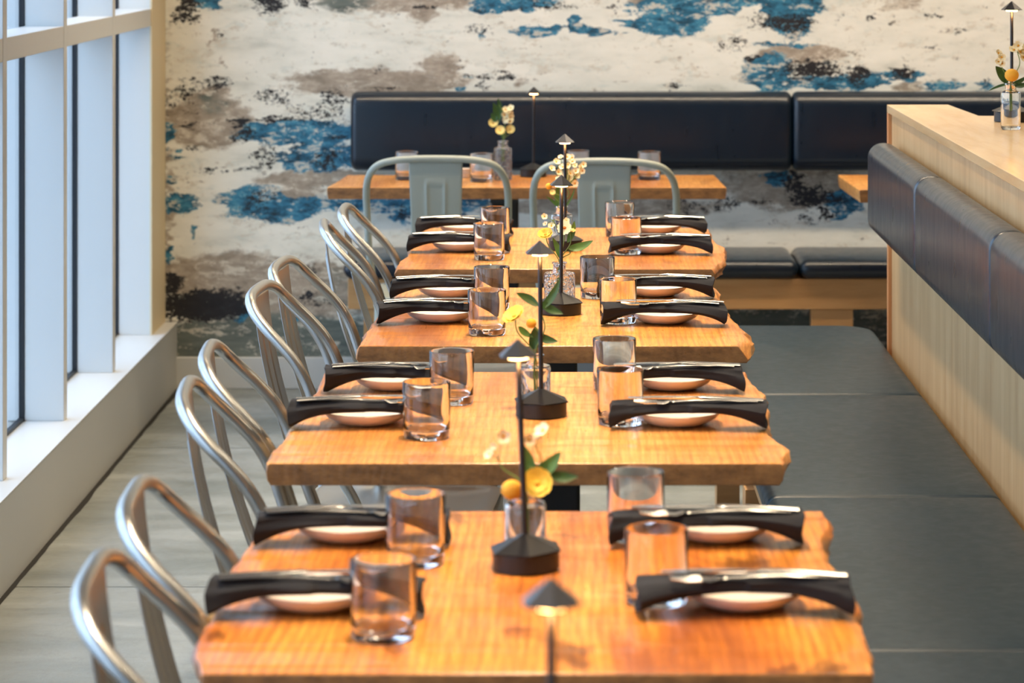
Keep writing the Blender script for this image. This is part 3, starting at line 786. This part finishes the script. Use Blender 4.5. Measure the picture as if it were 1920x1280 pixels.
GL = [('A',718,1048),('A',779,925),('A',1192,884),('A',1231,990),('B',800,715),('B',847,657),('B',1152,634),('B',1163,692),
      ('C',913,543),('C',922,500),('C',1120,481),('C',1159,523),('D',917,418),('D',928,389),('D',1162,379),('D',1174,408)]
for t, px, ry_ in GL:
    d = (HZ-TZ-.087)*F/(ry_-HY); fr_ = 'near' if GL.index((t,px,ry_)) % 4 in (0, 3) else 'far'
    inst(G0, (px-HX)*d/F, d, TZ+.0005, 0, 'clear water glass at the %s half, %s side of the %s' % (fr_, 'window' if px < HX else 'bench', tabn[t]), 'glass', 'water glasses on the row of tables')
for px, py, lb in ((763,337,'leftmost water glass on the long back table'),(903,341,'water glass left of the bottle vase on the long back table'),(1084,335,'water glass just right of the lamp on the long back table'),(1217,337,'rightmost water glass on the long back table')):
    x, y = at(px, py); inst(G0, x, y, TZ+.0005, 0, lb, 'glass', 'water glasses on the long back table')
x, y = at(874, 333)
for k, lb in enumerate(('lower of two small white dishes behind the left grey chair', 'upper of two small white dishes behind the left grey chair')):
    b = MB(); b.lathe([(.001,0),(.015,0),(.023,.012),(.0245,.014),(.022,.0135),(.014,.004),(.001,.003)], 28)
    o = b.build('sauce_dish', M['plate'], loc=(x, y, TZ+.0005+k*.0145)); tag(o, lb, 'dish', 'small dishes on the back table')

# ------------------------------------------------------------------ cordless table lamps
def make_lamp():
    root = empty('table_lamp', (0,0,0), 'x', 'lamp')
    b = MB(); b.lathe([(.041,0),(.041,.0225)], 48); bd = b.build('base', M['black'], root, bevel=.001)
    b = MB(); b.lathe([(.0475,.0228),(.0475,.0243),(.004,.0425),(.0035,.0428)], 6, flat=True, rot=PI/6+.12); b.build('base_cover', M['lampdark'], root)
    b = MB(); b.tube([(0,0,.042),(0,0,.15),(0,0,.262)], .0037, 14); b.build('pole', M['black'], root)
    b = MB(); b.lathe([(.0255,.2605),(.0255,.2615),(.001,.281),(.0005,.281)], 6, flat=True, rot=PI/6+.12); sh = b.build('lamp_shade', M['lampblack'], root)
    b = MB(); b.lathe([(.0125,.2572),(.0140,.2602)], 24); b.build('led_disc', M['led'], sh)
    l = bpy.data.lights.new('lamp_glow', 'POINT'); l.energy = .26; l.color = (1, .46, .15); l.shadow_soft_size = .008
    lo = bpy.data.objects.new('lamp_glow', l); col.objects.link(lo); lo.parent = root; lo.location = (0, -.012, .250)
    return root
LP = make_lamp()
lamps = [(987,1066,TZ,-2.2,'slim black table lamp in the middle of the nearest table'),(1015,779,TZ,-.5,'slim black table lamp in the middle of the second table'),
         (1052,588,TZ,.2,'slim black table lamp in the middle of the third table'),(1060,468,TZ,-.2,'slim black table lamp in the middle of the fourth table, behind the daisies'),
         (1000,331,TZ,.3,'slim black table lamp on the long back table'),(1897,228,1.09,0,'slim black table lamp on the partition counter at the top right'),(1037,1760,TZ,-.3,'strongly blurred table lamp, only its shade and stem showing at the bottom edge')]
for i, (px, py, z, tilt, lb) in enumerate(lamps):
    x, y = at(px, py, z); c = LP if i == 0 else copy_tree(LP)
    c.location = (x, y, z+.001); c.rotation_euler = (0, math.radians(tilt), 0); c['label'] = lb; c['group'] = 'slim black table lamps'

# ------------------------------------------------------------------ vases and flowers
def vase_prof(r, h, rn, neck, t=.0022):
    o = [(.0005,0),(r*.9,0),(r,.004),(r,h-neck-.006),(r*.95,h-neck-.0015),(rn*1.15,h-neck+.001),(rn,h-neck+.004),(rn,h-.004),(rn*1.22,h-.002),(rn*1.22,h)]
    i = [(rn-t*.4,h),(rn-t,h-.004),(rn-t,h-neck+.004),(rn,h-neck-.002),(r*.94-t,h-neck-.004),(r-t,h-neck-.0085),(r-t,.009),(r*.8,.006),(.0005,.006)]
    return o+i
def vase(px, py, z, r, h, rn, neck, mt, lb):
    x, y = at(px, py, z); b = MB(); b.lathe(vase_prof(r, h, rn, neck), 48)
    o = b.build('bud_vase', mt, loc=(x, y, z+.0005)); tag(o, lb, 'vase', 'glass bud vases'); return (x, y, z+h)
def leaf_mb(b, p0, p1, width, curve=.15, up=Vector((0,0,1))):
    p0, p1 = Vector(p0), Vector(p1); ax = p1-p0; Ln = ax.length; ax.normalize()
    view = Vector((0, -1, .35)).normalized(); side = ax.cross(view).normalized(); nrm = side.cross(ax).normalized()
    n = 9; rows = []
    for k in range(n+1):
        f = k/n; c = p0+ax*Ln*f+nrm*(-curve*Ln*math.sin(PI*f)*.5)+side*.06*Ln*math.sin(PI*f)
        w_ = width*.5*(math.sin(PI*f**.8)**.75 if 0 < f < 1 else .04)
        rows.append([c-side*w_+nrm*w_*.25, c-side*w_*.5+nrm*w_*.08, c, c+side*w_*.5+nrm*w_*.08, c+side*w_+nrm*w_*.25])
    vs = [p for r in rows for p in r]+[p-nrm*.0006 for r in rows for p in r]; m_ = 5; off = (n+1)*m_
    fs = []
    for i in range(n):
        for j in range(4):
            q = (i*m_+j, i*m_+j+1, (i+1)*m_+j+1, (i+1)*m_+j); fs.append(q); fs.append(tuple(off+a for a in reversed(q)))
    b.add(vs, fs)
def ball(b, c, r, n=12, sq=1.0, bump_=0):
    rings = []
    for i in range(n+1):
        t = PI*i/n; rr = max(math.sin(t)*r, 1e-5)
        rings.append([(c[0]+rr*math.cos(2*PI*k/(2*n))*(1+bump_*math.sin(k*2.7+i*3)), c[1]+rr*math.sin(2*PI*k/(2*n)), c[2]-math.cos(t)*r*sq) for k in range(2*n)])
    b.loft(rings)
def blossom(b, c, r, face, n=8, cup=.3, wid=.75, lay=1):
    """ring of cupped petals, each a small solid blade"""
    c = Vector(c); f = Vector(face).normalized(); a = f.orthogonal().normalized(); bb = f.cross(a)
    for ly in range(lay):
        rr = r*(1-.3*ly)
        for k in range(n):
            t = 2*PI*(k+.5*ly)/n+.3; d = a*math.cos(t)+bb*math.sin(t); s = f.cross(d)
            w_ = rr*wid*PI/n*1.15; rows = []
            for q in range(6):
                g = q/5; cc = c+d*rr*(.12+.88*g)+f*(rr*cup*g**1.5+.0005+ly*.0015)
                ww = w_*(.35+.65*math.sin(PI*min(g*.62+.05, .62)))*(1 if q < 5 else .55)
                rows.append([cc-s*ww+f*ww*.25, cc, cc+s*ww+f*ww*.25])
            vs = [p for x in rows for p in x]+[p-f*.0006 for x in rows for p in x]
            fs = []
            for i in range(5):
                for j in range(2):
                    qd = (i*3+j, i*3+j+1, (i+1)*3+j+1, (i+1)*3+j); fs.append(qd); fs.append(tuple(18+z for z in reversed(qd)))
            b.add(vs, fs)
def P3(px, py, d): return Vector(((px-HX)*d/F, d, HZ-(py-HY)*d/F))
def stem(mouth, tip, kind, r, lb, group, leaves=(), face=(0,-1,.5), extra=None, lm='leaf', bend=.012):
    tip = Vector(tip); mo = Vector(mouth); bottom = mo+Vector(((mo.x-tip.x)*.12, (mo.y-tip.y)*.1, -.062))
    root = empty('cut_flower' if kind != 'sprig' else 'leaf_sprig', bottom, lb, 'flower' if kind != 'sprig' else 'leaf', group)
    R = lambda p: Vector(p)-bottom
    mid = mo+(tip-mo)*.5+Vector((bend, 0, .006))
    b = MB(); b.tube(catmull([R(bottom), R(mo), R(mid), R(tip)], 6), lambda t: .0011 if kind != 'pom' else .0014, 7); b.build('stem', M['stemg'], root)
    if kind == 'daisy':
        b = MB(); blossom(b, R(tip), r, face, 13, .12, .8); pe = b.build('petals', M['petalwhite'], root, recalc=False)
        b = MB(); ball(b, R(tip+Vector(face).normalized()*.001), r*.30, 8, .7); b.build('flower_centre', M['eye'], pe)
    elif kind in ('yellow', 'pale'):
        b = MB(); blossom(b, R(tip), r, face, 9, .35, .95, 2); pe = b.build('petals', M['petalyellow' if kind == 'yellow' else 'petalpale'], root, recalc=False)
        b = MB(); ball(b, R(tip+Vector(face).normalized()*.0015), r*.24, 8, .8); b.build('flower_centre', M['pompom'], pe)
    elif kind == 'pom':
        b = MB(); ball(b, R(tip), r, 14, .92, .03); b.build('flower_head', M['pompom'], root)
    elif kind == 'cluster':
        rr = random.Random(int(tip.x*1e4)); b = MB(); e_ = MB(); tw = MB()
        for p, q in extra:
            blossom(b, R(p), q*1.1, (rr.uniform(-.9,.9), -1, rr.uniform(-.1,1.3)), 5, .4, .62); ball(e_, R(p+Vector((0,-.001,.0008))), q*.28, 6)
            tw.tube([R(tip), R(p)], .0006, 5)
        pe = b.build('petals', M['petalwhite'], root, recalc=False); e_.build('flower_centre', M['pompom'], pe); tw.build('twigs', M['stemg'], root)
    for (a_, c_, w_) in leaves:
        b = MB(); leaf_mb(b, R(a_), R(c_), w_); b.build('leaf', M[lm], root, recalc=False)
    return root

# nearest table
vA = vase(985, 1046, TZ, .0255, .087, .0135, .016, M['vase'], 'clear glass bud vase on the nearest table, behind the lamp base'); d = vA[1]
g = 'flowers in the vase on the nearest table'
stem(vA, P3(960,918,d-.01), 'pom', .0135, 'round orange bud in the vase on the nearest table', g)
stem(vA, P3(1007,906,d-.015), 'yellow', .0185, 'open yellow flower in the vase on the nearest table', g, [(P3(1028,888,d), P3(1084,893,d), .014)], (.1,-1,.45), lm='leafdark')
stem(vA, P3(990,872,d), 'sprig', .01, 'sprig of two broad green leaves in the vase on the nearest table', g, [(P3(990,905,d), P3(984,836,d), .017), (P3(1002,892,d), P3(1052,846,d), .018)])
stem(vA, P3(935,862,d), 'cluster', .01, 'thin sprig of pale buds leaning left in the vase on the nearest table', g, [], extra=[(P3(918,852,d), .006), (P3(944,818,d), .008), (P3(926,836,d), .004)], bend=-.01)
stem(vA, P3(1006,838,d), 'cluster', .01, 'drooping pale blossom at the top of the vase on the nearest table', g, [], extra=[(P3(1018,808,d), .009), (P3(992,824,d), .007), (P3(1008,816,d), .005)])
# second table
vB = vase(1003, 766, TZ, .0258, .088, .0125, .016, M['vase'], 'clear glass bud vase on the second table, behind the lamp'); d = vB[1]
g = 'flowers in the vase on the second table'
stem(vB, P3(966,594,d-.015), 'yellow', .0195, 'pale yellow flower leaning left over the second table', g, [(P3(972,612,d), P3(1000,632,d), .011)], (-.6,-.6,1), bend=-.012)
stem(vB, P3(996,606,d-.01), 'pom', .0085, 'small orange bud in the vase on the second table', g)
stem(vB, P3(1012,580,d), 'sprig', .01, 'leafy green sprig rising from the vase on the second table', g, [(P3(1012,582,d), P3(1050,522,d), .013), (P3(1010,574,d), P3(968,549,d), .014), (P3(1014,566,d), P3(1056,588,d), .014), (P3(1000,655,d), P3(1004,612,d), .022), (P3(1008,628,d), P3(1046,640,d), .014)], lm='leafdark')
# third table
vC = vase(1049, 577, TZ, .0325, .094, .0130, .020, M['cutglass'], 'hammered glass bud vase on the third table'); d = vC[1]
g = 'flowers in the vase on the third table'
stem(vC, P3(1058,427,d-.012), 'daisy', .0150, 'white daisy with orange centre above the third table', g, face=(-.1,-1,.35), bend=.004)
stem(vC, P3(1023,441,d), 'yellow', .0160, 'yellow flower left of the daisy above the third table', g, face=(-.2,-.7,1), bend=-.008)
stem(vC, P3(1036,412,d), 'cluster', .01, 'tiny pale buds above the daisy on the third table', g, [], extra=[(P3(1021,406,d), .006), (P3(1023,420,d), .005), (P3(1034,424,d), .007), (P3(1062,414,d), .006)])
stem(vC, P3(1068,432,d), 'pale', .0120, 'small pale yellow flower right of the daisy on the third table', g, face=(.3,-.5,1))
stem(vC, P3(1066,470,d), 'sprig', .01, 'green leaves sprig to the right in the vase on the third table', g, [(P3(1064,466,d), P3(1112,451,d), .017), (P3(1064,455,d), P3(1077,414,d), .013), (P3(1050,485,d), P3(1036,445,d), .012)])
# fourth table
vD = vase(1053, 455, TZ, .027, .091, .0135, .018, M['vase'], 'clear glass bud vase on the fourth table, mostly behind the daisies'); d = vD[1]
g = 'flowers in the vase on the fourth table'
rr = random.Random(5); ex = []
for k in range(26):
    a = rr.random()*2*PI; q = rr.random()**.5
    ex.append((P3(1064+34*q*math.cos(a), 320+27*q*math.sin(a), d+rr.uniform(-.03,.03)), rr.uniform(.0062,.0085)))
stem(vD, P3(1062,352,d), 'cluster', .01, 'dense cluster of cream blossoms above the fourth table', g, [], extra=ex)
stem(vD, P3(1029,349,d-.01), 'pom', .0085, 'small orange bud left of the cream cluster', g, bend=-.01)
stem(vD, P3(1036,361,d-.015), 'pale', .0075, 'tiny pale flower below the orange bud above the fourth table', g)
stem(vD, P3(1046,372,d), 'sprig', .01, 'broad leaves under the cream cluster above the fourth table', g, [(P3(1046,386,d), P3(1046,344,d), .022), (P3(1050,392,d), P3(1024,368,d), .008), (P3(1056,392,d), P3(1078,352,d), .006)])
# back table
vE = vase(943, 337, TZ, .0285, .121, .016, .020, M['cutglass'], 'tall glass bud vase on the long back table'); d = vE[1]
g = 'flowers in the vase on the long back table'
stem(vE, P3(925,231,d+.004), 'pale', .0150, 'pale yellow flower on the left in the back table vase', g)
stem(vE, P3(938,245,d-.028), 'pale', .0150, 'pale yellow flower low in the middle of the back table vase', g)
stem(vE, P3(957,243,d-.006), 'pale', .0140, 'pale yellow flower on the right in the back table vase', g)
stem(vE, P3(952,215,d), 'cluster', .01, 'upright cluster of cream blossoms in the back table vase', g, [], extra=[(P3(952+6*math.cos(k*2.4), 203+k*3.2, d-.01), .010) for k in range(9)])
stem(vE, P3(936,196,d), 'sprig', .01, 'leafy sprig with a yellow tip in the back table vase', g, [(P3(934,232,d), P3(925,192,d), .024), (P3(936,225,d), P3(934,184,d), .02), (P3(930,228,d), P3(921,212,d), .02), (P3(946,262,d), P3(938,238,d), .02)], lm='leafdark')
# partition counter
vP = vase(1895, 243, 1.09, .0222, .1045, .0125, .018, M['vase'], 'clear glass bud vase on the partition counter, upper right'); d = vP[1]
g = 'flowers in the vase on the partition counter'
stem(vP, P3(1897,141,d-.015), 'pom', .0158, 'round yellow flower head in the vase on the partition counter', g)
stem(vP, P3(1908,98,d), 'cluster', .01, 'cream blossoms at the right in the vase on the partition counter', g, [], extra=[(P3(1901,94,d), .010), (P3(1909,86,d), .010), (P3(1913,98,d), .010), (P3(1922,92,d), .010), (P3(1919,108,d), .009)])
stem(vP, P3(1876,116,d), 'cluster', .01, 'small cream blossoms at the left in the vase on the partition counter', g, [], extra=[(P3(1872,100,d), .0075), (P3(1878,108,d), .0085), (P3(1872,116,d), .007), (P3(1879,120,d), .007)], bend=-.006)
stem(vP, P3(1886,152,d), 'sprig', .01, 'large dark green leaf in the vase on the partition counter', g, [(P3(1889,156,d), P3(1867,124,d), .024), (P3(1895,156,d), P3(1854,170,d), .006), (P3(1897,158,d), P3(1926,142,d), .010), (P3(1900,160,d), P3(1930,156,d), .012)], lm='leafdark')
